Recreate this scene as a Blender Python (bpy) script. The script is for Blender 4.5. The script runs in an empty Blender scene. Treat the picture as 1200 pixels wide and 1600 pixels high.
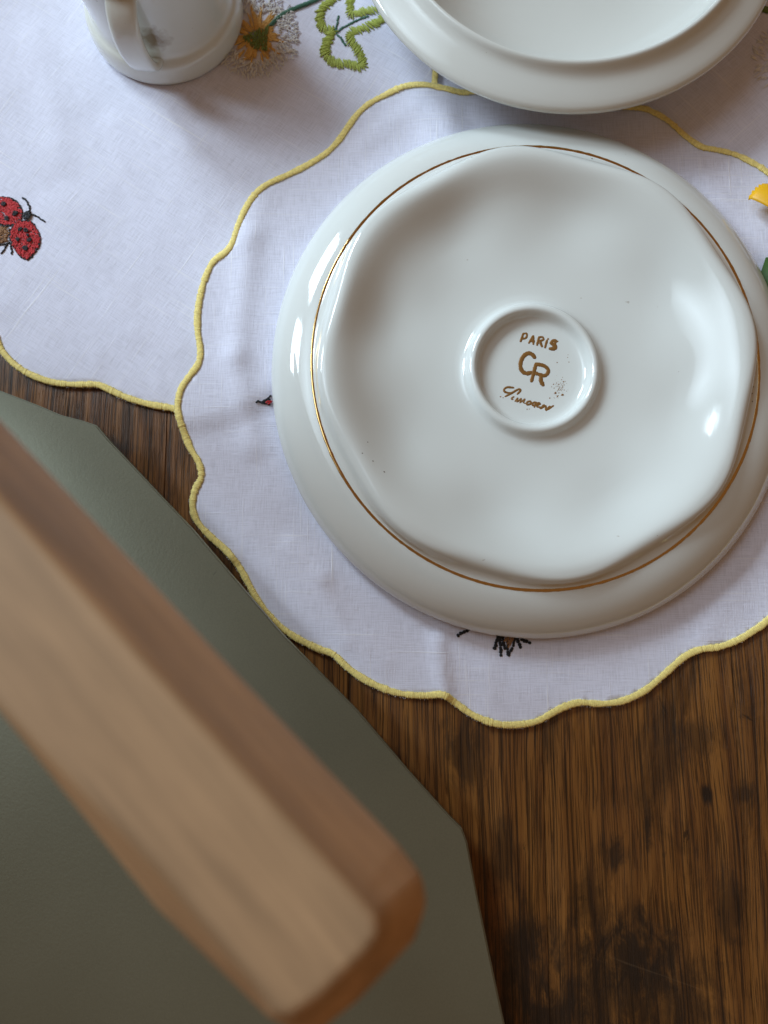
import bpy, bmesh, math, random
import numpy as np
from mathutils import Vector, Matrix
from mathutils.geometry import delaunay_2d_cdt

random.seed(4)
rng = np.random.default_rng(7)
S = bpy.context.scene
COL = S.collection
R = math.radians

# ------------------------------------------------------------------ camera
H, TILT, FPX = 0.34, R(8.0), 1202.0
cam = bpy.data.cameras.new('camera')
cam.sensor_fit = 'VERTICAL'; cam.sensor_height = 24.0; cam.lens = FPX / 1600 * 24.0
cam.clip_start = 0.01; cam.clip_end = 20
cam.dof.use_dof = True; cam.dof.focus_distance = 0.335; cam.dof.aperture_fstop = 4.0
cam.dof.aperture_blades = 0
camo = bpy.data.objects.new('camera', cam); COL.objects.link(camo)
camo.location = (0, 0, H); camo.rotation_euler = (TILT, 0, 0)
S.camera = camo

# ------------------------------------------------------------------ room air and window light, with an added fill lamp
W = bpy.data.worlds.new('World'); S.world = W; W.use_nodes = True
bg = W.node_tree.nodes['Background']
bg.inputs[0].default_value = (1.0, 0.58, 0.30, 1); bg.inputs[1].default_value = 0.21

def window_lamp(name, loc, target, sx, sy, power, colr, spread, broken=0):
    l = bpy.data.lights.new(name, 'AREA'); l.shape = 'RECTANGLE'
    l.size = sx; l.size_y = sy; l.energy = power; l.color = colr; l.spread = R(spread)
    o = bpy.data.objects.new(name, l); COL.objects.link(o)
    o.location = loc
    d = Vector(target) - Vector(loc)
    o.rotation_euler = d.to_track_quat('-Z', 'Y').to_euler()
    if broken:      # trees outside break up the light of the pane
        l.use_nodes = True; t = l.node_tree; em = t.nodes['Emission']
        g = t.nodes.new('ShaderNodeNewGeometry'); n = t.nodes.new('ShaderNodeTexNoise'); r = t.nodes.new('ShaderNodeValToRGB')
        n.inputs['Scale'].default_value = broken; n.inputs['Detail'].default_value = 4
        t.links.new(g.outputs['Parametric'], n.inputs['Vector']); t.links.new(n.outputs['Fac'], r.inputs[0])
        r.color_ramp.elements[0].position = .36; r.color_ramp.elements[0].color = (.12, .12, .12, 1)
        r.color_ramp.elements[1].position = .46; r.color_ramp.elements[1].color = (1.2, 1.2, 1.2, 1)
        t.links.new(r.outputs[0], em.inputs['Color'])
    return o
window_lamp('window_lamp', (-0.881, 1.154, 0.86), (0.02, 0.14, 0.0), 0.38, 0.46, 0.72, (0.735, 0.89, 1.0), 34, 5.0)
window_lamp('window_lamp', (-1.233, 0.696, 0.82), (0.02, 0.14, 0.0), 0.36, 0.44, 0.60, (0.735, 0.89, 1.0), 34, 6.5)
window_lamp('soft_fill_lamp', (-1.05, 0.72, 1.75), (0.02, 0.20, 0.0), 1.6, 1.25, 1.20, (0.70, 0.87, 1.0), 36)  # large dim lamp added to soften the shadows and bring a sheen

S.view_settings.view_transform = 'Standard'; S.view_settings.look = 'None'
S.view_settings.gamma = 1; S.view_settings.use_curve_mapping = False
S.view_settings.exposure = 0.0
S.cycles.use_denoising = True
S.cycles.max_bounces = 8

# ------------------------------------------------------------------ helpers
ct, st = math.cos(TILT), math.sin(TILT)
def at(px, py, z=0.0):
    """world point at height z seen at pixel (px,py) of the 1200x1600 photograph"""
    u = (px - 600) / FPX; v = (800 - py) / FPX
    d = (u, v * ct + st, v * st - ct)
    t = (z - H) / d[2]
    return (d[0] * t, d[1] * t, z)
def at_arr(pts, z=0.0):
    return np.array([at(p[0], p[1], z) for p in pts])

def spline(pts, closed=False, n=12):
    P = np.array(pts, float); N = len(P); out = []
    rngi = range(N if closed else N - 1)
    for i in rngi:
        if closed:
            p0, p1, p2, p3 = P[(i - 1) % N], P[i], P[(i + 1) % N], P[(i + 2) % N]
        else:
            p0, p1, p2, p3 = P[max(i - 1, 0)], P[i], P[i + 1], P[min(i + 2, N - 1)]
        for k in range(n):
            t = k / n
            out.append(0.5 * (2 * p1 + (p2 - p0) * t + (2 * p0 - 5 * p1 + 4 * p2 - p3) * t * t + (3 * p1 - p0 - 3 * p2 + p3) * t ** 3))
    if not closed: out.append(P[-1])
    return np.array(out)

def resample(P, step, closed=False):
    P = np.array(P, float)
    if closed: P = np.vstack([P, P[:1]])
    seg = np.linalg.norm(np.diff(P, axis=0), axis=1); s = np.concatenate([[0], np.cumsum(seg)])
    n = max(2, int(round(s[-1] / step)))
    q = np.linspace(0, s[-1], n + 1)
    if closed: q = q[:-1]
    return np.stack([np.interp(q, s, P[:, k]) for k in range(P.shape[1])], 1)

def link(name, verts, faces, mat, parent=None, smooth=True):
    me = bpy.data.meshes.new(name)
    me.from_pydata([tuple(v) for v in verts], [], [tuple(f) for f in faces]); me.update()
    if smooth: me.polygons.foreach_set('use_smooth', [True] * len(me.polygons))
    o = bpy.data.objects.new(name, me); COL.objects.link(o)
    if mat: me.materials.append(mat)
    if parent: o.parent = parent
    return o
def empty(name, loc=(0, 0, 0)):
    o = bpy.data.objects.new(name, None); COL.objects.link(o); o.location = loc
    o.empty_display_size = 0.02
    return o
def tag(o, label=None, cat=None, group=None, kind=None):
    if label: o['label'] = label
    if cat: o['category'] = cat
    if group: o['group'] = group
    if kind: o['kind'] = kind
    return o

def lathe(prof, seg, fn=None):
    """prof: list of (r,z); fn(r,z,theta)->(r,z)"""
    V, F = [], []
    n = len(prof)
    for j in range(seg):
        th = 2 * math.pi * j / seg
        for (r, z) in prof:
            rr, zz = fn(r, z, th) if fn else (r, z)
            V.append((rr * math.cos(th), rr * math.sin(th), zz))
    for j in range(seg):
        k = (j + 1) % seg
        for i in range(n - 1):
            F.append((j * n + i, k * n + i, k * n + i + 1, j * n + i + 1))
    return V, F

# --- thread work: every stitch is a small domed spindle
_T = []
for t in (0.0, 0.12, 0.5, 0.88, 1.0):
    rad = {0.0: 0.25, 0.12: 0.8, 0.5: 1.0, 0.88: 0.8, 1.0: 0.25}[t]
    for a in range(6):
        _T.append((t, rad * math.cos(a * math.pi / 3), rad * math.sin(a * math.pi / 3)))
_T = np.array(_T)
_TF = []
for i in range(4):
    for a in range(6):
        b = (a + 1) % 6
        _TF.append((i * 6 + a, i * 6 + b, (i + 1) * 6 + b, (i + 1) * 6 + a))
_TF = np.array(_TF)
class Thread:
    def __init__(self): self.V = []; self.F = []; self.n = 0
    def stitch(self, a, b, w, h, arch=0.0):
        a = np.array(a, float); b = np.array(b, float)
        d = b - a; L = np.linalg.norm(d)
        if L < 1e-7: return
        d /= L; side = np.array([-d[1], d[0], 0]); side /= max(np.linalg.norm(side), 1e-9)
        P = a + np.outer(_T[:, 0] * L, d) + np.outer(_T[:, 1] * w / 2, side)
        P[:, 2] += _T[:, 2] * h / 2 + arch * (1 - (2 * _T[:, 0] - 1) ** 2)
        self.V.append(P); self.F.append(_TF + self.n); self.n += len(P)
    def sweep(self, path, w, h, closed=False, seg=8, pitch=0, amp=0, slant=0.5, taper=True, wf=None):
        path = np.array(path, float); n = len(path)
        T = np.roll(path, -1, 0) - np.roll(path, 1, 0)
        if not closed: T[0] = path[1] - path[0]; T[-1] = path[-1] - path[-2]
        T /= np.linalg.norm(T, axis=1)[:, None] + 1e-12
        side = np.stack([-T[:, 1], T[:, 0], np.zeros(n)], 1); side /= np.linalg.norm(side, axis=1)[:, None] + 1e-12
        s = np.concatenate([[0], np.cumsum(np.linalg.norm(np.diff(path, axis=0), axis=1))])
        k = np.ones(n)
        if taper and not closed and n > 3: k[0] = k[-1] = 0.45
        if wf is not None: k = k * wf
        V = []
        for a in range(seg):
            ph = 2 * math.pi * a / seg
            m = k.copy()
            if pitch: m = m * (1 + amp * np.sin(2 * math.pi * s / pitch + slant * 2 * math.pi * math.cos(ph)))
            V.append(path + side * (m * w / 2 * math.cos(ph))[:, None] + np.array([0, 0, 1]) * (m * h / 2 * math.sin(ph))[:, None])
        V = np.stack(V, 1).reshape(-1, 3)
        i = np.arange(n if closed else n - 1); j = (i + 1) % n
        F = []
        for a in range(seg):
            b = (a + 1) % seg
            F.append(np.stack([i * seg + a, i * seg + b, j * seg + b, j * seg + a], 1))
        if not closed:
            pass
        self.V.append(V); self.F.append(np.concatenate(F) + self.n); self.n += len(V)
    def build(self, name, mat, parent=None):
        V = np.concatenate(self.V); F = np.concatenate(self.F)
        me = bpy.data.meshes.new(name)
        me.vertices.add(len(V)); me.vertices.foreach_set('co', V.astype(np.float32).ravel())
        me.loops.add(F.size); me.loops.foreach_set('vertex_index', F.astype(np.int32).ravel())
        me.polygons.add(len(F)); me.polygons.foreach_set('loop_start', np.arange(0, F.size, 4, dtype=np.int32))
        me.update(calc_edges=True); me.validate()
        me.polygons.foreach_set('use_smooth', [True] * len(me.polygons))
        o = bpy.data.objects.new(name, me); COL.objects.link(o); me.materials.append(mat)
        if parent: o.parent = parent
        return o

def inside(poly, P):
    x, y = P[:, 0], P[:, 1]; c = np.zeros(len(P), bool)
    A = poly; B = np.roll(poly, -1, 0)
    for (ax, ay), (bx, by) in zip(A[:, :2], B[:, :2]):
        m = ((ay > y) != (by > y)) & (x < (bx - ax) * (y - ay) / (by - ay + 1e-15) + ax)
        c ^= m
    return c
def edge_dist(poly, P):
    d = np.full(len(P), 9.0); A = poly[:, :2]; B = np.roll(poly, -1, 0)[:, :2]
    for a, b in zip(A, B):
        ab = b - a; t = np.clip(((P - a) @ ab) / (ab @ ab + 1e-15), 0, 1)
        d = np.minimum(d, np.linalg.norm(P - (a + t[:, None] * ab), axis=1))
    return d

# ------------------------------------------------------------------ materials
class NT:
    def __init__(self, name):
        self.m = bpy.data.materials.new(name); self.m.use_nodes = True
        self.t = self.m.node_tree; self.b = self.t.nodes['Principled BSDF']
        self.tc = None
    def n(self, typ, **kw):
        x = self.t.nodes.new(typ)
        for k, v in kw.items():
            if k.startswith('i_'):
                key = k[2:]
                key = int(key) if key.isdigit() else key.replace('_', ' ')
                x.inputs[key].default_value = v
            else: setattr(x, k, v)
        return x
    def l(self, a, b): self.t.links.new(a, b)
    def coords(self, scale=(1, 1, 1), rot=(0, 0, 0), loc=(0, 0, 0), src='Object'):
        if not self.tc: self.tc = self.n('ShaderNodeTexCoord')
        o = self.tc.outputs[src]
        if any(rot):
            r_ = self.n('ShaderNodeMapping'); r_.inputs['Rotation'].default_value = rot
            self.l(o, r_.inputs[0]); o = r_.outputs[0]
        mp = self.n('ShaderNodeMapping'); mp.inputs['Scale'].default_value = scale
        mp.inputs['Location'].default_value = loc
        self.l(o, mp.inputs[0]); return mp.outputs[0]
    def noise(self, vec, scale=1.0, detail=3.0, rough=0.5, dist=0.0):
        x = self.n('ShaderNodeTexNoise'); x.inputs['Scale'].default_value = scale
        x.inputs['Detail'].default_value = detail; x.inputs['Roughness'].default_value = rough
        x.inputs['Distortion'].default_value = dist
        self.l(vec, x.inputs['Vector']); return x.outputs['Fac']
    def ramp(self, fac, stops, interp='LINEAR'):
        x = self.n('ShaderNodeValToRGB'); x.color_ramp.interpolation = interp
        e = x.color_ramp.elements
        while len(e) < len(stops): e.new(0.5)
        for q, (p, c) in zip(e, stops):
            q.position = p; q.color = (c, c, c, 1) if isinstance(c, (int, float)) else (*c, 1)
        self.l(fac, x.inputs[0]); return x.outputs[0]
    def mix(self, mode, fac, a, b):
        x = self.n('ShaderNodeMix', data_type='RGBA', blend_type=mode)
        for s, v in ((x.inputs[0], fac), (x.inputs[6], a), (x.inputs[7], b)):
            if isinstance(v, (int, float)): s.default_value = v if s == x.inputs[0] else (v, v, v, 1)
            elif isinstance(v, tuple): s.default_value = (*v, 1)
            else: self.l(v, s)
        return x.outputs[2]
    def math(self, op, a, b=None):
        x = self.n('ShaderNodeMath', operation=op)
        for s, v in ((x.inputs[0], a), (x.inputs[1], b)):
            if v is None: continue
            if isinstance(v, (int, float)): s.default_value = v
            else: self.l(v, s)
        return x.outputs[0]
    def bump(self, h, strength=0.3, dist=0.001, normal=None):
        x = self.n('ShaderNodeBump'); x.inputs['Strength'].default_value = strength
        x.inputs['Distance'].default_value = dist; self.l(h, x.inputs['Height'])
        if normal: self.l(normal, x.inputs['Normal'])
        return x.outputs[0]
    def out(self, col=None, rough=None, normal=None, **kw):
        b = self.b
        for key, v in (('Base Color', col), ('Roughness', rough), ('Normal', normal)):
            if v is None: continue
            if isinstance(v, (int, float)): b.inputs[key].default_value = v
            elif isinstance(v, tuple): b.inputs[key].default_value = (*v, 1)
            else: self.l(v, b.inputs[key])
        for k, v in kw.items(): b.inputs[k.replace('_', ' ')].default_value = v
        return self.m

def porcelain(name, col, stain=None):
    k = NT(name); v = k.coords()
    tint = k.ramp(k.noise(v, 25, 2), [(0.3, tuple(c * 0.97 for c in col)), (0.7, col)])
    speck = k.ramp(k.noise(k.coords((1, 1, 1), loc=(3, 1, 2)), 420, 1, 0.4), [(0.82, 0.0), (0.85, 1.0)])
    c = k.mix('MIX', k.math('MULTIPLY', speck, 0.45), tint, (0.25, 0.2, 0.15))
    if stain:
        (sx, sy, sz), rad = stain
        g = k.n('ShaderNodeTexCoord'); d = k.n('ShaderNodeVectorMath', operation='DISTANCE')
        k.l(g.outputs['Object'], d.inputs[0]); d.inputs[1].default_value = (sx, sy, sz)
        f = k.math('SUBTRACT', 1.0, k.math('DIVIDE', d.outputs['Value'], rad))
        f = k.math('ADD', f, k.math('MULTIPLY', k.math('SUBTRACT', k.noise(v, 260, 4), 0.5), 1.1))
        c = k.mix('MIX', k.ramp(f, [(0.12, 0.0), (0.75, 0.85)]), c, (0.21, 0.135, 0.06))
    nb = k.bump(k.noise(v, 55, 2, 0.4), 0.05, 0.0012)
    rough = k.ramp(k.noise(v, 90, 3), [(0.35, 0.05), (0.7, 0.11)])
    return k.out(c, rough, nb, IOR=1.52, Coat_Weight=0.25, Coat_Roughness=0.03)

def linen(name, rot, col):
    k = NT(name)
    v = k.coords(rot=(0, 0, rot))
    def threads(scl, off):
        a = k.noise(k.coords(scl, (0, 0, rot), off), 1.0, 2, 0.6)
        return a
    warp = threads((2300, 110, 1), (0, 0, 0)); weft = threads((110, 2300, 1), (7, 3, 0))
    slubx = threads((900, 16, 1), (1, 9, 0)); sluby = threads((16, 900, 1), (4, 2, 0))
    wv = k.math('ADD', warp, weft)
    slub = k.math('MAXIMUM', k.ramp(slubx, [(0.62, 0.0), (0.74, 1.0)]), k.ramp(sluby, [(0.62, 0.0), (0.74, 1.0)]))
    grain = k.ramp(k.math('MULTIPLY', wv, 0.5), [(0.36, 0.80), (0.56, 1.0)])
    c = k.mix('MULTIPLY', 0.85, col, grain)
    c = k.mix('MIX', k.math('MULTIPLY', slub, 0.5), c, (0.93, 0.94, 0.98))
    soft = k.ramp(k.noise(v, 30, 3), [(0.3, 0.94), (0.7, 1.0)])
    c = k.mix('MULTIPLY', 1.0, c, soft)
    h = k.math('ADD', k.math('MULTIPLY', wv, 1.0), k.math('MULTIPLY', slub, 0.5))
    nb = k.bump(h, 0.5, 0.0003, k.bump(k.noise(v, 60, 4, 0.6), 0.3, 0.0014))
    return k.out(c, 0.9, nb, Sheen_Weight=0.15, Specular_IOR_Level=0.2)

def thread(name, col, var=0.25, rough=0.6):
    k = NT(name); v = k.coords()
    f = k.noise(v, 900, 3, 0.6)
    c = k.ramp(f, [(0.3, tuple(x * (1 - var) for x in col)), (0.7, tuple(min(1, x * (1 + var * 0.5)) for x in col))])
    nb = k.bump(k.noise(v, 2500, 2), 0.5, 0.0002)
    return k.out(c, rough, nb, Sheen_Weight=0.2, Specular_IOR_Level=0.25)

def simple(name, col, rough=0.5, **kw):
    k = NT(name); v = k.coords()
    c = k.ramp(k.noise(v, 220, 3), [(0.3, tuple(x * 0.88 for x in col)), (0.7, col)])
    return k.out(c, rough, None, **kw)

def table_wood(name):
    k = NT(name)
    oi = k.n('ShaderNodeObjectInfo')
    tc = k.n('ShaderNodeTexCoord')
    off = k.n('ShaderNodeVectorMath', operation='SCALE'); off.inputs[0].default_value = (3.1, 7.7, 1.9)
    k.l(oi.outputs['Random'], off.inputs['Scale'])
    add = k.n('ShaderNodeVectorMath', operation='ADD'); k.l(tc.outputs['Object'], add.inputs[0]); k.l(off.outputs[0], add.inputs[1])
    def cs(scale):
        mp = k.n('ShaderNodeMapping'); mp.inputs['Scale'].default_value = scale
        k.l(add.outputs[0], mp.inputs[0]); return mp.outputs[0]
    warp = k.noise(cs((16, 5, 16)), 1, 3, 0.5)
    cx = k.n('ShaderNodeCombineXYZ'); k.l(k.math('MULTIPLY', k.math('SUBTRACT', warp, 0.5), 0.013), cx.inputs[0])
    bent = k.n('ShaderNodeVectorMath', operation='ADD'); k.l(add.outputs[0], bent.inputs[0]); k.l(cx.outputs[0], bent.inputs[1])
    add = bent
    wavv = cs((1, 0.11, 1))
    wv = k.n('ShaderNodeTexWave', wave_type='BANDS', bands_direction='X')
    wv.inputs['Scale'].default_value = 26; wv.inputs['Distortion'].default_value = 9; wv.inputs['Detail'].default_value = 3
    wv.inputs['Detail Scale'].default_value = 2.2
    k.l(wavv, wv.inputs['Vector'])
    streak = k.noise(cs((640, 10, 400)), 1, 7, 0.72, 0.15)
    broad = k.noise(cs((80, 5, 60)), 1, 4, 0.55, 0.4)
    base = k.ramp(k.math('ADD', k.math('MULTIPLY', streak, 0.58), k.math('ADD', k.math('MULTIPLY', broad, 0.24), k.math('MULTIPLY', wv.outputs['Fac'], 0.16))),
                  [(0.30, (0.078, 0.026, 0.0050)), (0.46, (0.172, 0.068, 0.014)), (0.68, (0.270, 0.116, 0.025))])
    pores = k.ramp(k.noise(cs((2300, 40, 900)), 1, 2, 0.5), [(0.41, 0.12), (0.46, 1.0)])
    c = k.mix('MULTIPLY', 0.7, base, pores)
    lines = k.ramp(k.noise(cs((900, 8, 420)), 1, 2, 0.5), [(0.385, 0.15), (0.415, 1.0)])
    c = k.mix('MULTIPLY', 0.7, c, lines)
    stain = k.ramp(k.noise(cs((34, 15, 30)), 1, 5, 0.62, 0.8), [(0.36, 0.22), (0.49, 1.0)])
    c = k.mix('MULTIPLY', 0.75, c, stain)
    blot = k.ramp(k.noise(cs((70, 34, 60)), 1, 6, 0.7, 1.5), [(0.29, 0.12), (0.36, 1.0)])
    c = k.mix('MULTIPLY', 0.9, c, blot)
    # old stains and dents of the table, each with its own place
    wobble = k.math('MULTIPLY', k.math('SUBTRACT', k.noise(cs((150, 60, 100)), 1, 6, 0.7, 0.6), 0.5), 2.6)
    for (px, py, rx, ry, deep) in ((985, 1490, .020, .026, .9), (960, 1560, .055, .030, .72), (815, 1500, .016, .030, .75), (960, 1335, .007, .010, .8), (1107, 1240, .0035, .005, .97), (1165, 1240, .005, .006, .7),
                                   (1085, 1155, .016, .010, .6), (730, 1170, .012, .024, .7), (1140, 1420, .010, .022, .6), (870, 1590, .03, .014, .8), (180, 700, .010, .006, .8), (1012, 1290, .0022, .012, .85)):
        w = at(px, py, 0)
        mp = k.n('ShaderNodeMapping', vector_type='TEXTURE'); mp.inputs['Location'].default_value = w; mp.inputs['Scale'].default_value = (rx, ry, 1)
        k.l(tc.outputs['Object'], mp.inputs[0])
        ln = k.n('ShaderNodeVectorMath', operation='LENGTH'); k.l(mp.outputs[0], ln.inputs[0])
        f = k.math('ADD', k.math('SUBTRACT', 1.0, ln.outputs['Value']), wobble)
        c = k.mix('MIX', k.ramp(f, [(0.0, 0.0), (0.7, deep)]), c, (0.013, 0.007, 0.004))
    r0 = k.n('ShaderNodeMapping'); r0.inputs['Rotation'].default_value = (0, 0, R(20)); k.l(add.outputs[0], r0.inputs[0])
    rot = k.n('ShaderNodeMapping'); rot.inputs['Scale'].default_value = (14, 900, 8)
    k.l(r0.outputs[0], rot.inputs[0])
    scr = k.ramp(k.noise(rot.outputs[0], 1, 2, 0.5), [(0.72, 0.0), (0.76, 1.0)])
    c = k.mix('MIX', k.math('MULTIPLY', scr, 0.12), c, (0.24, 0.15, 0.08))
    hgt = k.math('ADD', k.math('MULTIPLY', pores, 0.6), k.math('ADD', k.math('MULTIPLY', lines, 0.5), streak))
    nb = k.bump(hgt, 0.55, 0.0007, k.bump(k.noise(cs((40, 6, 40)), 1, 3), 0.3, 0.003))
    rg = k.ramp(k.noise(cs((60, 20, 60)), 1, 4), [(0.3, 0.33), (0.7, 0.52)])
    return k.out(c, rg, nb, Specular_IOR_Level=0.5)

def pale_wood(name, rot, tint):
    k = NT(name)
    g = k.noise(k.coords((150, 7, 110), rot), 1, 5, 0.65, 0.4)
    g2 = k.noise(k.coords((22, 9, 22), rot, (3, 1, 0)), 1, 4, 0.6)
    c = k.ramp(k.math('ADD', k.math('MULTIPLY', g, 0.55), k.math('MULTIPLY', g2, 0.45)),
               [(0.40, tuple(x * .74 for x in tint)), (0.50, tint), (0.60, tuple(min(1, x * 1.3) for x in tint))])
    nb = k.bump(k.noise(k.coords((300, 12, 300), rot), 1, 3), 0.3, 0.0006)
    return k.out(c, 0.55, nb)

def grey_panel(name):
    k = NT(name); v = k.coords()
    a = k.ramp(k.noise(v, 9, 4), [(0.3, (0.175, 0.182, 0.132)), (0.7, (0.215, 0.223, 0.165))])
    fine = k.ramp(k.noise(v, 1800, 2), [(0.3, 0.88), (0.7, 1.0)])
    c = k.mix('MULTIPLY', 1.0, a, fine)
    sc = k.ramp(k.noise(k.coords((260, 40, 1), (0, 0, R(35))), 1, 3, 0.6), [(0.73, 0.0), (0.77, 1.0)])
    c = k.mix('MIX', k.math('MULTIPLY', sc, 0.55), c, (0.06, 0.06, 0.055))
    nb = k.bump(k.noise(v, 900, 2), 0.15, 0.0003)
    return k.out(c, 0.40, nb, Specular_IOR_Level=0.8, Metallic=0.6)

M = {}
M['plate'] = porcelain('warm white porcelain', (0.65, 0.685, 0.67))
M['lid'] = porcelain('bowl porcelain', (0.63, 0.655, 0.63))
M['gold'] = NT('gilding').out((0.66, 0.44, 0.18), 0.10, None, Metallic=1.0)
M['mark'] = simple('gilt stamp', (0.245, 0.118, 0.030), 0.38, Metallic=0.25)
M['speck'] = simple('dark speck', (0.06, 0.035, 0.02), 0.5)
LIN = (0.765, 0.785, 0.935)
M['linen_a'] = linen('white linen straight', 0.0, LIN)
M['linen_b'] = linen('white linen slanted', R(33), LIN)
M['linen_c'] = linen('white linen diagonal', R(-42), LIN)
M['yellow'] = thread('yellow border thread', (0.90, 0.75, 0.26))
M['white'] = thread('white thread', (0.80, 0.80, 0.79), 0.12)
M['lime'] = thread('lime green thread', (0.40, 0.47, 0.085))
M['dgreen'] = thread('dark green thread', (0.055, 0.165, 0.11))
M['moss'] = thread('moss green thread', (0.17, 0.24, 0.05))
M['ochre'] = thread('ochre thread', (0.74, 0.45, 0.13))
M['red'] = thread('red thread', (0.58, 0.028, 0.035), 0.35)
M['black'] = thread('black thread', (0.013, 0.015, 0.020), 0.4)
M['brown'] = thread('brown thread', (0.33, 0.17, 0.075), 0.3)
M['petal'] = simple('yellow petal', (0.86, 0.46, 0.008), 0.45, Subsurface_Weight=0.1, Subsurface_Radius=(0.002, 0.001, 0.0003), Subsurface_Scale=1.0)
M['leaf'] = simple('leaf green', (0.030, 0.085, 0.008), 0.6)
M['disc'] = thread('flower centre', (0.55, 0.27, 0.02), 0.4)
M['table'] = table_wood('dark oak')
BARDIR = math.atan2(-(1447 - 780), 600)          # direction of the bar on the page
M['bar'] = pale_wood('pale wood', (0, 0, R(90) - BARDIR), (0.425, 0.278, 0.158))
M['bar_edge'] = pale_wood('warm edge wood', (0, 0, R(90) - BARDIR), (0.46, 0.278, 0.145))  # slightly more orange tint for every bar face but the top
M['panel'] = grey_panel('olive grey paint')

# ------------------------------------------------------------------ table
x0 = at(258, 740, 0)[0]; PW = at(866, 1180, 0)[0] - at(562, 1180, 0)[0]
table = tag(empty('wooden_table', (0, 0, 0)), 'dark brown oak table top with worn grain, stains and scratches, under everything else', 'table')
for i in range(-6, 7):
    xa = x0 + i * PW; g = 0.00005
    bm = bmesh.new()
    bmesh.ops.create_cube(bm, size=1)
    for v in bm.verts:
        v.co = Vector((xa + g + (v.co.x + .5) * (PW - 2 * g), -0.55 + (v.co.y + .5) * 1.3, -0.028 + (v.co.z + .5) * 0.028))
    bmesh.ops.bevel(bm, geom=[e for e in bm.edges], offset=0.0003, segments=2, affect='EDGES')
    me = bpy.data.meshes.new('plank'); bm.to_mesh(me); bm.free()
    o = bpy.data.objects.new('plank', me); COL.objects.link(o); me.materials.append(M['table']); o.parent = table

# ------------------------------------------------------------------ placemats
def scallop(cx, cy, rad, a0, a1, n):
    out = []
    for k in range(n):
        a = R(a0 + (a1 - a0) * k / max(n - 1, 1))
        r = rad * (1 + 0.022 * math.cos(16 * a))
        out.append((cx + r * math.cos(a), cy + r * math.sin(a)))
    return out
main_px = [(1200, 273), (1170, 254), (1145, 243), (1115, 236), (1095, 232), (1070, 215), (1045, 193), (1020, 178), (995, 170),
  (930, 168), (870, 166), (810, 155), (770, 147), (740, 146), (715, 148), (690, 145), (665, 140), (640, 141), (610, 149), (580, 163), (560, 180), (545, 200), (530, 222),
  (510, 243), (480, 262), (450, 277), (420, 292), (400, 308), (385, 330), (374, 355), (366, 380), (355, 395), (335, 410), (324, 430),
  (316, 455), (310, 490), (310, 520), (314, 548), (311, 570), (295, 592), (283, 612), (279, 640), (286, 670), (297, 700), (310, 722),
  (314, 745), (304, 765), (300, 790), (306, 812), (325, 835), (355, 862), (373, 885), (388, 912), (405, 943), (430, 972), (460, 995),
  (500, 1015), (520, 1022), (545, 1045), (575, 1065), (610, 1080), (640, 1086), (670, 1087), (692, 1085), (710, 1097), (740, 1118),
  (775, 1131), (805, 1133), (840, 1127), (875, 1108), (905, 1098), (940, 1100), (975, 1095), (1010, 1078), (1040, 1053), (1070, 1027),
  (1095, 1015), (1125, 1011), (1155, 1000), (1180, 985), (1200, 970), (1240, 925), (1290, 890), (1310, 830), (1350, 780), (1352, 710),
  (1375, 640), (1360, 570), (1362, 500), (1325, 440), (1310, 380), (1260, 330)]
left_px = [(290, 641), (265, 637), (230, 631), (195, 620), (165, 606), (150, 601), (115, 601), (80, 597), (45, 584), (20, 567), (0, 545), (-25, 512)]
left_px += scallop(160, 95, 545, 118, 330, 30)[1:]
left_px += [(655, -60), (676, -20), (676, 20), (684, 60), (683, 90), (680, 118), (679, 145), (686, 175), (680, 230), (640, 300), (610, 360), (570, 420), (500, 520), (420, 590), (350, 628)]
third_px = scallop(1120, -140, 560, 0, 352, 56)

def outline(px, z): return resample(at_arr(spline(px, True, 8), z), 0.0022, True)
OUT = {'main': outline(main_px, 0.0025), 'left': outline(left_px, 0.0015), 'third': outline(third_px, 0.0008)}

def segd(P, a, b):
    ab = b - a; t = np.clip(((P - a) @ ab) / (ab @ ab), 0, 1)
    return np.linalg.norm(P - (a + t[:, None] * ab), axis=1), t
FOLDS = {'main': [((392, 380), (372, 560), 22, .0019), ((372, 560), (395, 700), 20, .0016), ((430, 250), (392, 380), 24, .0011), ((330, 860), (368, 872), 7, .0010), ((455, 850), (505, 905), 13, .0011),
                  ((505, 900), (540, 1000), 16, .0008), ((684, 1000), (694, 1086), 12, .0021), ((600, 1040), (560, 1000), 14, .0006), ((760, 1050), (770, 1130), 18, .0005),
                  ((560, 240), (640, 180), 16, .0007), ((1090, 1000), (1140, 930), 20, .0007), ((1080, 260), (1130, 330), 18, .0006)],
         'left': [((180, 200), (320, 330), 26, .0007), ((90, 330), (210, 520), 30, .0008), ((300, 230), (420, 200), 28, .0007), ((420, 60), (560, 240), 26, .0006), ((20, 470), (150, 560), 22, .0006), ((60, 60), (100, 250), 26, .0007)],
         'third': [((1080, 60), (1150, 180), 26, .0007)]}
_ph = {k: rng.uniform(0, 6.28, 8) for k in OUT}
def wob(key, P):
    z = np.zeros(len(P)); ph = _ph[key]
    for i, (fx, fy, a) in enumerate(((38, 21, .16), (-27, 44, .14), (75, 60, .09), (-95, 70, .07), (140, -40, .05), (30, 160, .05))):
        z += a * .001 * (np.sin(fx * P[:, 0] * 1.4 + fy * P[:, 1] * 1.4 + ph[i]) + 1)
    for (a, b, w, h) in FOLDS[key]:
        A = np.array(at(*a)[:2]); B = np.array(at(*b)[:2]); d, t = segd(P, A, B)
        w = w * 0.00029
        z += h * np.exp(-(d / w) ** 2)
    return z
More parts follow.
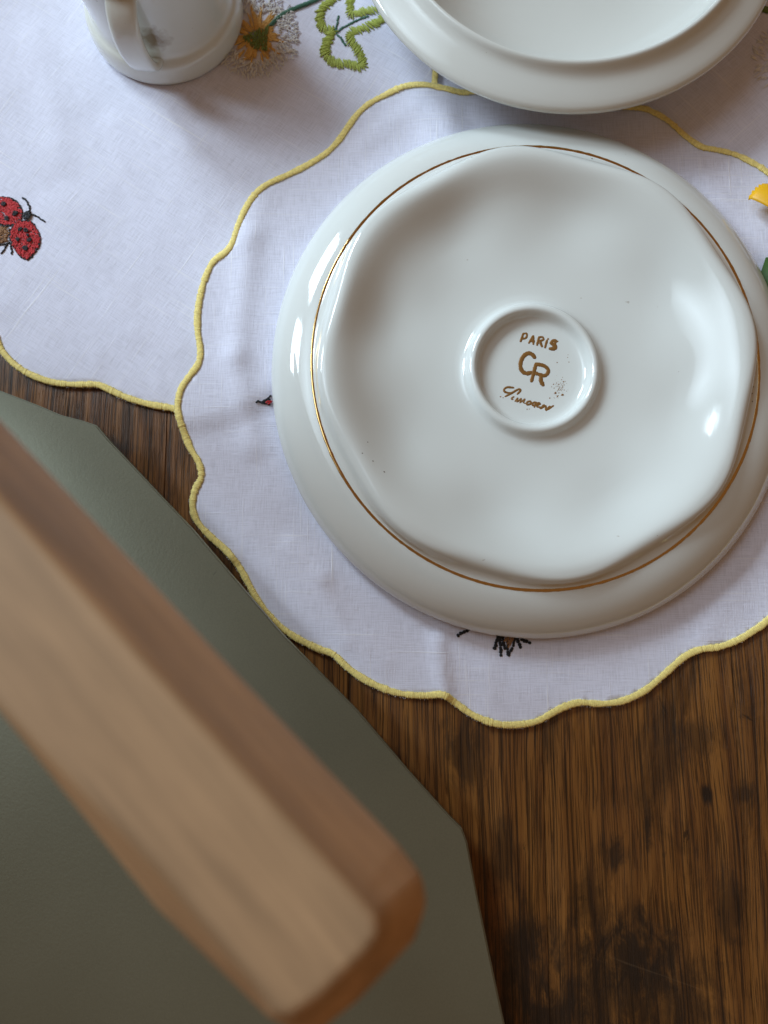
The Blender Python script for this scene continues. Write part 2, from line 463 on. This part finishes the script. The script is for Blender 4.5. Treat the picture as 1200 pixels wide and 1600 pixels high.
def cover(key, P, soft=0.012):
    poly = OUT[key]; ins = inside(poly, P); d = edge_dist(poly[::3], P)
    sd = np.where(ins, d, -d)
    t = np.clip(sd / soft + 1.25, 0, 1); return t * t * (3 - 2 * t)
def height(key, P):
    P = np.atleast_2d(np.array(P, float))[:, :2]
    z = 0.0007 + wob(key, P)
    if key == 'main': z += 0.0024 * cover('left', P) + .0019 * cover('third', P) + .0002
    if key == 'left': z += 0.0019 * cover('third', P)
    return z
def on(key, px, extra=0.0003):
    """points of the photograph laid on a mat"""
    A = at_arr(px, 0.002); A[:, 2] = height(key, A) + extra; return A

def make_mat(key, mat, label):
    poly = OUT[key][:, :2]; n = len(poly); step = 0.0026
    lo, hi = poly.min(0), poly.max(0)
    gx, gy = np.meshgrid(np.arange(lo[0], hi[0], step), np.arange(lo[1], hi[1], step))
    G = np.stack([gx.ravel(), gy.ravel()], 1) + rng.uniform(-.0004, .0004, (gx.size, 2))
    keep = inside(poly, G); G = G[keep]; G = G[edge_dist(poly, G) > 0.0012]
    pts = [Vector(p) for p in np.vstack([poly, G])]
    r = delaunay_2d_cdt(pts, [(i, (i + 1) % n) for i in range(n)], [], 1, 1e-7)
    P = np.array([tuple(v) for v in r[0]])
    z = height(key, P)
    o = link('placemat', np.column_stack([P, z]), r[2], mat)
    tag(o, label, 'placemat', 'scalloped linen placemats')
    s = o.modifiers.new('thickness', 'SOLIDIFY'); s.thickness = 0.0004; s.offset = -1
    # satin stitched edge
    b = Thread(); path = resample(OUT[key], 0.00016, True)
    path[:, 2] = height(key, path) + 0.0003
    s_ = np.arange(len(path)) * 0.00016
    nz = np.interp(np.arange(len(path)), np.arange(0, len(path) + 4, 4), rng.normal(0, .075, len(path) // 4 + 2)[:len(np.arange(0, len(path) + 4, 4))])
    wf = 1 + 0.06 * np.sin(s_ * 210) + 0.05 * np.sin(s_ * 533 + 1) + nz
    b.sweep(path, 0.0030, 0.0010, True, 8, 0.00085, 0.10, 0.30, wf=wf)
    b.build('border', M['yellow'], o)
    # loose white ends along the edge
    f = Thread(); T = np.roll(path, -2, 0) - np.roll(path, 2, 0)
    area = np.sum(poly[:, 0] * np.roll(poly[:, 1], -1) - np.roll(poly[:, 0], -1) * poly[:, 1])
    sg = 1 if area > 0 else -1
    for i in range(0, len(path), 3):
        dens = 0.5 + 0.5 * math.sin(i * 0.0031) * math.sin(i * 0.0107 + 1)
        if random.random() > 0.25 + 0.75 * dens: continue
        t = T[i] / np.linalg.norm(T[i]); nrm = np.array([t[1], -t[0], 0]) * sg
        inner = random.random() < 0.15
        if inner: nrm = -nrm
        a = path[i] + nrm * 0.00115 + np.array([0, 0, -.0003])
        L = random.uniform(.0003, .0009) if not inner else random.uniform(.0002, .0004)
        e = a + nrm * L + t * random.uniform(-.0007, .0007) + np.array([0, 0, random.uniform(-.0003, .0003)])
        f.stitch(a, e, random.uniform(.00012, .00028), .0002)
    fr = f.build('frayed_edge', M['white'], o); fr['kind'] = 'stuff'
    return o

mat_third = make_mat('third', M['linen_c'], 'white linen placemat mostly hidden beneath the porcelain bowl, behind the yellow flower')
mat_left = make_mat('left', M['linen_b'], 'white linen placemat with red ladybird, daisy and leaf embroidery, under the cup')
mat_main = make_mat('main', M['linen_a'], 'round scalloped white linen placemat lying under the upturned plate, overlapping the others')

# ---- embroidery
def cr(px, sc, ox, oy): return [(ox + x / sc, oy + y / sc) for x, y in px]
def satin(th, key, px, wpx, pitch=.00042, slant=0.25, w=.00062, h=.00075, jit=.12, lift=.0003):
    c = spline(px, False, 8); P = resample(on(key, c, 0), pitch)
    P[:, 2] = height(key, P) + lift
    for i in range(len(P)):
        t = P[min(i + 2, len(P) - 1)] - P[max(i - 2, 0)]; t[2] = 0; t /= np.linalg.norm(t) + 1e-9
        nrm = np.array([-t[1], t[0], 0]); hw = wpx * .00029 / 2
        a = P[i] + nrm * hw * random.uniform(1 - jit, 1 + jit) - t * slant * hw
        b = P[i] - nrm * hw * random.uniform(1 - jit, 1 + jit) + t * slant * hw
        th.stitch(a, b, w * random.uniform(.85, 1.2), h, .00025)
def chain(th, key, px, wpx, n=None):
    """back stitched line"""
    c = spline(px, False, 8) if len(px) > 2 else np.array(px, float)
    P = resample(on(key, c, .0002), .0011)
    for a, b in zip(P[:-1], P[1:]):
        j = rng.normal(0, .00012, 3); j[2] = 0
        th.stitch(a + j - (b - a) * .12, b + j + (b - a) * .12, wpx * .00029 * random.uniform(.8, 1.15), .0006, .0001)
def fill(th, key, poly, ang, L=.0024, w=.00055, dens=1.0, jit=.3, lift=.0003):
    A = on(key, poly, 0)[:, :2]; lo, hi = A.min(0), A.max(0)
    d = np.array([math.cos(ang), math.sin(ang)]); nrm = np.array([-d[1], d[0]])
    n = int(np.prod(hi - lo) / (L * w) * 2.2 * dens)
    C = rng.uniform(lo, hi, (n, 2)); C = C[inside(A, C)]
    Z = height(key, C)
    for c, z in zip(C, Z):
        a2 = ang + random.uniform(-jit, jit); dd = np.array([math.cos(a2), math.sin(a2)]) * L * random.uniform(.35, .55)
        th.stitch((*(c - dd), z + lift + random.uniform(0, .0002)), (*(c + dd), z + lift + random.uniform(0, .0002)), w, .0005, .0001)

# leaf
C3 = lambda px: cr(px, 4.286, 340, 0)
leafA = C3([(830, -60), (760, -5), (695, 60), (682, 120), (705, 178), (772, 200), (742, 250), (722, 320), (732, 385), (790, 415), (870, 428), (975, 440), (968, 395), (925, 315), (878, 245), (905, 212), (1000, 200), (1075, 160), (1150, 115), (1260, 60)])
leafB = C3([(905, -60), (888, 50), (902, 102), (980, 95), (1080, 75), (1220, 30)])
t = Thread(); satin(t, 'left', leafA, 16, .00075, .35, .00085, .0009, .38); satin(t, 'left', leafB, 15, .00075, .35, .00085, .0009, .38)
leaf = t.build('leaf_embroidery', M['lime'], mat_left)
t = Thread()
for ln in ([(812, 95), (800, 150), (792, 205)], [(1010, 125), (900, 155), (840, 180), (795, 212)], [(790, 210), (825, 255), (858, 302)]): chain(t, 'left', C3(ln), 4.2)
t.build('leaf_vein', M['dgreen'], leaf)
# daisy
ctr = np.array(C3([(255, 235)])[0])
t = Thread()
def ray(th, key, ang, r0, r1, wpx, lift=.0003):
    p = [(ctr[0] + r * math.cos(ang), ctr[1] + r * math.sin(ang)) for r in (r0, r1)]
    P = on(key, p, lift); th.stitch(P[0], P[1], wpx * .00029, .0006, .0002)
def rmax(a):   # ochre reach by direction
    return 30 + 10 * math.sin(a * 7 + 1) + 7 * math.sin(a * 13)
for i in range(330):
    a = random.uniform(0, 2 * math.pi); m = rmax(a)
    r0 = random.uniform(6, m * .6); ray(t, 'left', a + random.uniform(-.06, .06), r0, min(m, r0 + random.uniform(14, 24)) + random.uniform(0, 6), random.uniform(1.7, 2.6))
for a in (75, 100, 115, 40, 15, 62, 282, 262, 130, 305):
    for k in range(4): ray(t, 'left', R(a) + random.uniform(-.04, .04), 28, random.uniform(44, 54), 2.2)
daisy = t.build('daisy_embroidery', M['ochre'], mat_left)
t = Thread()
for i in range(520):
    a = random.uniform(R(-115), R(190)); r0 = random.uniform(36, 64); q = random.uniform(5, 12)
    p = np.array([ctr[0] + r0 * math.cos(a), ctr[1] + r0 * math.sin(a)]); b2 = a + random.choice((-1, 1)) * random.uniform(.1, .9)
    e = p + q * np.array([math.cos(b2), math.sin(b2)])
    P = on('left', [p, e], .0003); t.stitch(P[0], P[1], random.uniform(1.3, 2.1) * .00029, .0008, .0004)
t.build('white_floret', M['white'], daisy)
t = Thread(); fill(t, 'left', C3([(168, 252), (250, 215), (342, 180), (335, 260), (332, 335), (255, 325), (205, 290)]), R(80), lift=.0009, dens=1.2)
t.build('sepal', M['moss'], daisy)
t = Thread(); satin(t, 'left', C3([(352, 172), (400, 118), (460, 75), (540, 40), (650, -5), (780, -70)]), 7.5, slant=1.3, w=.0006, lift=.0005)
t.build('stalk', M['dgreen'], daisy)

# ladybird at the left edge
L4 = lambda px: [(x, 280 + y) for x, y in px]
wing1 = L4([(-24, 40), (-12, 30), (2, 28), (18, 30), (28, 38), (34, 50), (33, 60), (25, 68), (12, 71), (-4, 69), (-20, 62)])
wing2 = L4([(28, 66), (48, 66), (58, 80), (62, 92), (60, 105), (50, 118), (42, 125), (30, 118), (20, 103), (16, 88), (18, 76)])
body = L4([(-40, 72), (14, 75), (13, 96), (0, 100), (-40, 104)])
t = Thread(); fill(t, 'left', body, R(30), L=.0018); lady = t.build('ladybird_embroidery', M['brown'], mat_left)
for wg, an in ((wing1, 150), (wing2, 70)):
    t = Thread(); fill(t, 'left', wg, R(an), L=.0017, w=.0005, dens=1.3, jit=.9)
    t.build('wing', M['red'], lady)
t = Thread()
for wg in (wing1, wing2): chain(t, 'left', wg + wg[:1], 3.6)
chain(t, 'left', L4([(-40, 71), (-20, 72), (0, 74), (12, 72)]), 3); chain(t, 'left', L4([(14, 76), (15, 90), (13, 99), (0, 102), (-40, 105)]), 3)
t.build('outline', M['black'], lady)
for ln in ([(46, 54), (46, 44), (42, 35), (34, 28)], [(46, 55), (54, 56), (62, 61), (71, 67)], [(10, 101), (6, 110), (1, 116)], [(16, 99), (17, 108), (18, 117)]):
    t = Thread(); chain(t, 'left', L4(ln), 3.4); t.build('antenna' if ln[0][0] > 40 else 'leg', M['black'], lady)
t = Thread(); fill(t, 'left', L4([(36, 58), (40, 50), (46, 50), (48, 57), (46, 62), (38, 63)]), R(60), L=.0014, lift=.0007, dens=1.5); t.build('head', M['black'], lady)
for (x, y, r_) in ((6, 39, 3.4), (24, 54, 3.6), (11, 61, 3.4), (32, 78, 3), (41, 80, 3), (28, 94, 2.8), (46, 95, 3.2), (40, 108, 3.6), (44, 87, 2)):
    t = Thread(); q = [(x + r_ * 1.1 * math.cos(a), 280 + y + r_ * math.sin(a)) for a in np.linspace(0, 6.28, 9)[:-1]]
    fill(t, 'left', q, R(random.uniform(0, 180)), L=.0011, w=.0005, lift=.0008, dens=2.4)
    if t.n: t.build('spot', M['black'], lady)

# insects peeping out from beneath the plate
B4 = lambda px: cr(px, 6.667, 690, 960)
t = Thread()
for ln in ([(740, 100), (690, 280), (692, 430)], [(740, 120), (755, 280), (698, 440)]): chain(t, 'main', B4(ln), 4.6)
bee = t.build('insect_embroidery', M['black'], mat_main)
t = Thread(); fill(t, 'main', B4([(640, 120), (760, 120), (745, 280), (695, 340), (655, 280)]), R(75), L=.0016); t.build('abdomen', M['brown'], bee)
for ln in ([(600, 180), (578, 260), (552, 365)], [(600, 180), (612, 300), (620, 435)], [(640, 200), (648, 300), (668, 370)], [(780, 220), (802, 290), (832, 355)], [(820, 260), (885, 285), (930, 296)], [(300, 150), (235, 185), (162, 215)]):
    t = Thread(); chain(t, 'main', B4(ln), 5.6); t.build('leg', M['black'], bee)
R6 = lambda px: cr(px, 15, 380, 590)
t = Thread()
for ln in ([(310, 628), (370, 570), (450, 592), (560, 520), (660, 440)], [(430, 612), (520, 625), (640, 628)], [(470, 600), (560, 540), (640, 520)]): chain(t, 'main', R6(ln), 3.6)
bug = t.build('insect_embroidery', M['black'], mat_main)
t = Thread(); fill(t, 'main', R6([(500, 612), (570, 575), (680, 560), (680, 625), (560, 625)]), R(20), L=.0014, lift=.0006, dens=1.6); t.build('wing', M['red'], bug)
# on the mat behind the lid
t = Thread(); satin(t, 'third', [(1180, 8), (1200, 14), (1235, 22)], 13); t.build('leaf_embroidery', M['moss'], mat_third)
t = Thread()
for i in range(90):
    a = random.uniform(R(130), R(250)); r0 = random.uniform(38, 66); p = np.array([1245 + r0 * math.cos(a), 92 + r0 * .8 * math.sin(a)])
    e = p + 9 * np.array([math.cos(a + random.uniform(-.8, .8)), math.sin(a + random.uniform(-.8, .8))]); P = on('third', [p, e], .0003)
    t.stitch(P[0], P[1], .0006, .0003, .0001)
t.build('white_floret', M['white'], mat_third)

# ------------------------------------------------------------------ upturned plate
PZ = 0.0042
p_ = Vector(at(829.5, 593, PZ + .004)); RP = (p_ - Vector(at(424.5, 593, PZ + .004))).length
pc = p_ + Vector((-0.0004, 0.0050, 0))
plate_prof = [(0.0, 6.5), (.30, 6.5), (.56, 7.2), (.66, 11.0), (.72, 15.0), (.78, 14.8), (.90, 10.0), (.965, 3.0), (.978, .4), (.988, 0.0), (.996, .5), (1.0, 1.6), (1.0, 2.8),
  (.996, 4.4), (.988, 6.0), (.975, 8.0), (.958, 10.0), (.936, 12.0), (.912, 13.7), (.888, 15.0), (.866, 15.9), (.848, 16.4), (.836, 16.6), (.829, 16.7), (.822, 17.0),
  (.814, 17.8), (.807, 19.2), (.801, 20.7), (.795, 21.9), (.787, 22.8), (.778, 23.3), (.768, 23.5), (.758, 23.5), (.747, 23.3), (.735, 22.8), (.724, 22.2), (.708, 21.2), (.690, 19.9), (.668, 18.3), (.642, 16.5),
  (.612, 14.8), (.575, 13.2), (.53, 11.9), (.47, 10.9), (.41, 10.25), (.35, 9.95), (.30, 9.9), (.272, 10.2), (.260, 10.8), (.252, 11.8), (.247, 12.9), (.242, 13.7), (.235, 14.2), (.227, 14.3), (.220, 13.9), (.215, 13.1), (.210, 11.8),
  (.205, 10.6), (.198, 9.8), (.187, 9.4), (.170, 9.2), (.12, 9.1), (.06, 9.1), (0.0005, 9.1)]
def bell(x, c, lo, hi):
    return max(0.0, 1 - ((x - c) / (hi if x > c else lo)) ** 2)
PH = R(38)
def plate_fn(r, z, th):
    if r < .815:
        c = math.cos(8 * (th + PH)) + .12 * math.sin(3 * th + 1)
        r2 = r * (1 + .0225 * bell(r, .765, .28, .06) * c)
        z = z + bell(r, .675, .23, .09) * 1.15 * c + bell(r, .765, .28, .06) * (.35 * c + .25 * math.sin(2 * th + .6) + .18 * math.sin(5 * th))
        r = r2
    return r * RP, z * .001
V, F = lathe(plate_prof, 288, plate_fn)
V = [(x, y - .0030 * max(0.0, 1 - (math.hypot(x, y) / RP / .62) ** 2) ** .8, z) for x, y, z in V]
plate = link('plate', V, F, M['plate']); plate.location = (pc.x, pc.y, PZ)
plate.scale = (1, 1.03, 1)
tag(plate, 'large upturned white porcelain plate with lobed underside, gold line and gold maker mark', 'plate')
g = Thread(); gp = []
for k in range(360):
    th = 2 * math.pi * k / 360
    gp.append((.832 * RP * math.cos(th), .832 * RP * math.sin(th), .01668))
g.sweep(gp, .0013, .0003, True, 8, wf=1 + .12 * np.sin(np.arange(360) * .1) + .08 * rng.normal(0, 1, 360)); g.build('gilt_line', M['gold'], plate)

# maker's mark, written letter by letter
MZ = .0091
def pl(pts):
    A = at_arr(cr(pts, 10, 780, 500), PZ + MZ)
    A[:, 0] -= pc.x; A[:, 1] = (A[:, 1] - pc.y) / 1.03; A[:, 2] = MZ + .00002
    return A
UNIT = 0.000029
def letter(strokes, name='letter'):
    t = Thread()
    for (pts, w) in strokes:
        c = spline(pts, False, 8) if len(pts) > 2 else np.array([np.array(pts[0]) + (np.array(pts[1]) - np.array(pts[0])) * s for s in np.linspace(0, 1, 9)])
        P = resample(pl(c), .00025)
        w = w * (1.22 if w < 48 else 1.0)
        t.sweep(P, w * UNIT, .00022, False, 8, wf=1 + .09 * rng.normal(0, 1, len(P)))
        for e in (P[0], P[-1]): t.stitch(e + np.array([-w * UNIT * .42, 0, 0]), e + np.array([w * UNIT * .42, 0, 0]), w * UNIT * .8, .0002)
    return t.build(name, M['mark'], plate)
letter([([(375, 212), (355, 275), (335, 332)], 34), ([(375, 215), (425, 212), (432, 255), (400, 290), (358, 285)], 30)])
letter([([(528, 250), (497, 305), (465, 358)], 30), ([(532, 250), (533, 320), (534, 374)], 32), ([(490, 322), (538, 330)], 40)])
letter([([(622, 268), (605, 330), (592, 388)], 32), ([(622, 270), (680, 270), (686, 312), (615, 328)], 30), ([(635, 330), (650, 370), (668, 412)], 34)])
letter([([(748, 318), (732, 370), (716, 428)], 32), ([(762, 292), (766, 300)], 26)])
letter([([(905, 335), (845, 322), (815, 360), (860, 388), (885, 410), (860, 450), (795, 448)], 46), ([(880, 345), (850, 430)], 55)])
letter([([(1018, 312), (1035, 294)], 34)], 'accent')
letter([([(552, 585), (520, 542), (455, 520), (385, 562), (342, 640), (332, 730), (365, 805), (430, 835), (500, 820)], 66)])
letter([([(575, 685), (545, 800), (505, 955)], 56), ([(575, 690), (690, 712), (762, 770), (755, 835), (705, 870), (620, 850), (560, 825)], 58), ([(655, 870), (652, 950), (685, 1015)], 62)])
letter([([(222, 1058), (125, 1052), (74, 1090), (100, 1128), (190, 1140), (295, 1085), (335, 1098), (285, 1155)], 27), ([(290, 1085), (190, 1145), (95, 1196)], 26)])
letter([([(228, 1200), (190, 1228), (212, 1242)], 22)])
letter([([(248, 1272), (290, 1218), (278, 1280), (345, 1226), (325, 1292), (400, 1236), (378, 1285), (405, 1302)], 20)])
letter([([(480, 1268), (432, 1288), (440, 1322), (500, 1305), (482, 1268)], 27)])
letter([([(565, 1285), (520, 1300), (535, 1340), (590, 1318), (570, 1292), (550, 1360)], 26)])
letter([([(592, 1335), (640, 1312), (612, 1296), (588, 1350), (650, 1366)], 26)])
letter([([(700, 1330), (640, 1386), (725, 1345), (735, 1408), (845, 1342)], 30), ([(745, 1400), (790, 1350)], 30)])
t = Thread()
def dot(x, y, r):
    P = pl([(x - r, y), (x + r, y)]); t.stitch(P[0], P[1], 2 * r * UNIT, .0002)
for (x, y, r) in ((880, 1140, 17), (990, 1170, 20), (1005, 965, 11), (905, 665, 9), (1070, 585, 8), (1090, 658, 9), (1075, 545, 7), (790, 1220, 10), (435, 1395, 10), (470, 1392, 8), (848, 1003, 9), (910, 1190, 12), (20, 1200, 14), (60, 1215, 10)): dot(x, y, r)
for i in range(75):
    x, y = random.gauss(955, 52), random.gauss(1080, 75); dot(x, y, random.uniform(2.5, 7))
t.build('gold_speck', M['mark'], plate)['kind'] = 'stuff'
# glaze pits: tiny dark specks on the lobed edge and the well
t = Thread()
for (px, py) in ((600, 743), (583, 727), (567, 716), (1165, 612), (1163, 622), (1167, 632), (921, 257), (575, 697)):
    A = np.array(at(px, py, PZ + .013)); x, y = A[0] - pc.x, (A[1] - pc.y) / 1.03
    hit, loc, nrm, _ = plate.ray_cast(Vector((x, y, .1)), Vector((0, 0, -1)))
    if hit:
        q = np.array(loc) + np.array(nrm) * .00003; r_ = random.uniform(.00022, .00042)
        t.stitch(q - np.array([r_, 0, 0]), q + np.array([r_, 0, 0]), r_ * 1.8, .00012)
t.build('glaze_pit', M['speck'], plate)['kind'] = 'stuff'
# ------------------------------------------------------------------ upturned lid
LZ = 0.002
lc = Vector(at(886, -136, .030)); LR = (lc - Vector(at(886 - 338, -136, .030))).length * 1.0
lid_prof = [(0.0, 2.0), (.40, 2.0), (.46, 0.0), (.49, 0.0), (.51, 2.5), (.62, 7.0), (.78, 14.5), (.90, 21.5), (.96, 24.4), (.99, 25.0), (1.0, 26.0), (1.003, 27.2), (.998, 28.3), (.985, 29.2), (.962, 30.1), (.935, 31.0), (.905, 31.9), (.885, 32.5),
  (.868, 33.2), (.855, 34.2), (.846, 35.4), (.839, 36.4), (.831, 37.0), (.821, 37.1), (.813, 36.2), (.805, 34.0), (.79, 28.2), (.755, 23.0), (.70, 17.5), (.62, 13.0), (.52, 9.6), (.40, 7.6), (.25, 6.6), (.1, 6.3), (0.0005, 6.3)]
V, F = lathe(lid_prof, 224, lambda r, z, th: (r * LR, z * .001))
lid = link('porcelain_bowl', V, F, M['lid']); lid.location = (lc.x, lc.y, LZ)
tag(lid, 'white porcelain bowl with flat rim and raised inner lip, hollow side up, behind the plate', 'bowl')

# ------------------------------------------------------------------ cup
CZ = 0.0016
cc = Vector(at(261, 26, CZ)); CR = (cc - Vector(at(261 - 120.5, 26, CZ))).length
cup_prof = [(0.0, 1.5), (.80, 1.5), (.93, 0.0), (.97, .1), (.99, 1.2), (1.0, 3.0), (.995, 6.0), (.985, 9.0), (.972, 10.6), (.95, 11.6), (.935, 12.0), (.912, 12.7), (.898, 13.8), (.890, 16.0), (.89, 20), (.90, 30), (.94, 42), (.975, 52), (1.0, 58),
            (.985, 59), (.965, 58), (.94, 50), (.90, 34), (.87, 18), (.80, 9), (.5, 6), (0.0005, 5.6)]
V, F = lathe(cup_prof, 160, lambda r, z, th: (r * CR, z * .001))
ha = R(-96)
hx, hy = math.cos(ha), math.sin(ha)
M['cup'] = porcelain('cup porcelain', (0.68, 0.70, 0.66), ((CR * .92 * math.cos(R(-86)), CR * .92 * math.sin(R(-86)), 0.026), .0095))
cup = link('porcelain_cup', V, F, M['cup']); cup.location = (cc.x, cc.y, CZ)
tag(cup, 'white porcelain cup with strap handle and stained side, standing on the placemat by the daisy', 'cup')
hp = spline([(.82 * CR, .0125), (CR * .93, .0130), (CR * 1.03, .0155), (CR * 1.11, .0215), (CR * 1.16, .030), (CR * 1.16, .039), (CR * 1.09, .046), (CR * .98, .050), (CR * .90, .0505)], False, 8)
V, F = [], []; seg = 16
for i, (r_, z) in enumerate(hp):
    d = hp[min(i + 1, len(hp) - 1)] - hp[max(i - 1, 0)]; d /= np.linalg.norm(d)
    nr, nz = -d[1], d[0]
    wd = .0070 - .0006 * math.sin(math.pi * i / (len(hp) - 1)); tk = .0024
    for a in range(seg):
        p = 2 * math.pi * a / seg; ca, sa = math.cos(p), math.sin(p)
        ca = math.copysign(abs(ca) ** .7, ca); sa = math.copysign(abs(sa) ** .7, sa)
        rr = r_ + nr * tk * sa; zz = z + nz * tk * sa; s_ = wd * ca
        V.append((rr * hx - s_ * hy, rr * hy + s_ * hx, zz))
for i in range(len(hp) - 1):
    for a in range(seg):
        b = (a + 1) % seg; F.append((i * seg + a, i * seg + b, (i + 1) * seg + b, (i + 1) * seg + a))
link('handle', V, F, M['cup'], cup)
# ------------------------------------------------------------------ grey tray with wooden bar
TZ = 0.016
panel_px = [(-420, 455), (-200, 535), (0, 610), (60, 633), (95, 648), (130, 657), (150, 664), (172, 690), (300, 826), (440, 990), (560, 1112), (640, 1206), (704, 1277), (722, 1295), (730, 1316), (745, 1395), (770, 1515), (797, 1640), (830, 1800), (-420, 1800)]
def prism(name, loop, z0, z1, mat, parent, bev=.0006):
    bm = bmesh.new()
    vs = [bm.verts.new((p[0], p[1], z1)) for p in loop]
    f = bm.faces.new(vs)
    r_ = bmesh.ops.extrude_face_region(bm, geom=[f])
    for v in [x for x in r_['geom'] if isinstance(x, bmesh.types.BMVert)]: v.co.z = z0
    bmesh.ops.recalc_face_normals(bm, faces=bm.faces)
    if bev:
        es = [e for e in bm.edges if abs(e.verts[0].co.z - e.verts[1].co.z) < 1e-6]
        bmesh.ops.bevel(bm, geom=es, offset=bev, segments=3, affect='EDGES')
    me = bpy.data.meshes.new(name); bm.to_mesh(me); bm.free()
    o = bpy.data.objects.new(name, me); COL.objects.link(o); me.materials.append(mat)
    if parent: o.parent = parent
    return o
tray = tag(empty('carrying_tray', (at(200, 1300, 0)[0], at(200, 1300, 0)[1], 0)), 'olive grey board with clipped corners under a blurred pale wooden bar, beside the placemats', 'tray')
tinv = Vector(tray.location)
loop = at_arr(panel_px, TZ) - np.array(tinv) * np.array([1, 1, 0])
prism('board', loop, TZ - .005, TZ, M['panel'], tray)
cen = loop.mean(0)
prism('base', (loop - cen) * np.array([.86, .86, 1]) + cen, 0.0003, TZ - .0052, M['panel'], tray, 0)

ZT, ZC, ZB = .190, .165, .152
top = [(-900, -175), (-300, 447), (0, 780), (300, 1114), (560, 1403), (588, 1436), (592, 1462), (570, 1490), (500, 1558), (455, 1588), (430, 1590), (395, 1540), (250, 1366), (0, 1112), (-300, 806), (-900, 178)]
low = [(-900, -315), (-300, 335), (0, 655), (330, 1010), (622, 1318), (660, 1368), (668, 1410), (650, 1468), (560, 1562), (505, 1606), (470, 1618), (420, 1590), (245, 1418), (0, 1112), (-300, 806), (-900, 150)]
def ring(px, z, k=1.0):
    A = at_arr(px, z); c = A.mean(0); return (A - c) * np.array([k, k, 1]) + c - np.array(tinv) * np.array([1, 1, 0])
rt = ring(top, ZT)
rings = [rt, ring(low, ZC), ring(low, ZB, .97), ring(low, ZB - .004, .90)]
V = np.concatenate(rings); n = len(top); F = [tuple(range(n))[::-1]]
for q in range(len(rings) - 1):
    for i in range(n):
        j = (i + 1) % n; F.append((q * n + i, q * n + j, (q + 1) * n + j, (q + 1) * n + i))
F.append(tuple(range((len(rings) - 1) * n, len(rings) * n)))
me_o = link('wooden_bar', V, F, M['bar'], tray, smooth=False)
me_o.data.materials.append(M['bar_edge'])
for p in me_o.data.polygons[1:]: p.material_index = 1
bm = bmesh.new(); bm.from_mesh(me_o.data); bmesh.ops.recalc_face_normals(bm, faces=bm.faces); bm.to_mesh(me_o.data); bm.free()
bv = me_o.modifiers.new('soft_edge', 'BEVEL'); bv.width = .0015; bv.segments = 3; bv.limit_method = 'ANGLE'; bv.angle_limit = R(25)
# the post that carries the far end of the bar, beyond the frame
pb = at_arr([(-860, 0), (-780, 85), (-840, 150), (-900, 70)], ZB - .002) - np.array(tinv) * np.array([1, 1, 0])
pt = pb + np.array([-.05, -.01, 0]); pt[:, 2] = 0.0003
V = np.concatenate([pb, pt]); F = [(0, 1, 2, 3), (7, 6, 5, 4)] + [(i, i + 4, (i + 1) % 4 + 4, (i + 1) % 4) for i in range(4)]
link('post', V, F, M['bar'], tray, smooth=False)

# ------------------------------------------------------------------ yellow flower
FZ = .012
fc = Vector(at(1250, 349, FZ))
flower = tag(empty('yellow_flower', fc), 'bright yellow flower with toothed petals lying at the edge beside the plate', 'flower')
def petal(th, L, w0, lift, curl):
    V, F = [], []; nu, nv = 10, 11
    for iu in range(nu):
        u = iu / (nu - 1)
        wd = w0 * (.62 + .38 * math.sin(min(u * 1.05, 1) * math.pi * .5) ** .8)
        for iv in range(nv):
            v = iv / (nv - 1) * 2 - 1
            r_ = .002 + (L - .002) * u
            if iu == nu - 1: r_ -= (.0009 if iv % 2 == 0 else 0) * random.uniform(.6, 1.4) + .0016 * v * v
            z = lift + curl * math.sin(u * 2.6) - .004 * u * u - .0016 * (v * v) * u + .00022 * math.sin(v * 16 + th * 3) * u
            V.append((r_ * math.cos(th) - wd * v * math.sin(th), r_ * math.sin(th) + wd * v * math.cos(th), z))
    for iu in range(nu - 1):
        for iv in range(nv - 1):
            a = iu * nv + iv; F.append((a, a + 1, a + nv + 1, a + nv))
    p = link('petal', V, F, M['petal'], flower)
    s_ = p.modifiers.new('thickness', 'SOLIDIFY'); s_.thickness = .0003
for k, a in enumerate((133, 98, 70, 44, 16, -12, -42)): petal(R(a + (random.uniform(-3, 3) if k else 0)), .0262, .0054, .0005 * (k % 2), .0025)
for k, a in enumerate((108, 84, 58, 30, 2, -28)): petal(R(a), .0225, .0055, .003 + .0004 * (k % 2), .003)
t = Thread()
for i in range(170):
    a = i * 2.39996; r_ = .0062 * math.sqrt(i / 170); q = np.array([r_ * math.cos(a), r_ * math.sin(a), .004 + .0022 * (1 - (r_ / .0062) ** 2)])
    t.stitch(q, q + np.array([r_ * .1, .0002, .0022]), .0007, .0007)
t.build('flower_centre', M['disc'], flower)
t = Thread(); P = spline([(0, 0, -.001), (.012, -.012, -.006), (.03, -.05, -.008), (.05, -.12, -.0085)], False, 10); t.sweep(P, .0034, .0034, False, 10); t.build('stem', M['leaf'], flower)
# a broad leaf of the same sprig, its straight edge towards the flower
lv = at_arr([(1196, 403), (1215, 401), (1260, 399), (1330, 400), (1400, 412), (1440, 440), (1400, 480), (1330, 500), (1250, 500), (1205, 480), (1184, 440)], .008) - np.array(fc)
c = lv.mean(0); V = [tuple(c + np.array([0, 0, .002]))] + [tuple(p) for p in lv]; n = len(lv)
F = [(0, 1 + i, 1 + (i + 1) % n) for i in range(n)]
lo = link('leaf', V, F, M['leaf'], flower); s_ = lo.modifiers.new('thickness', 'SOLIDIFY'); s_.thickness = .0005
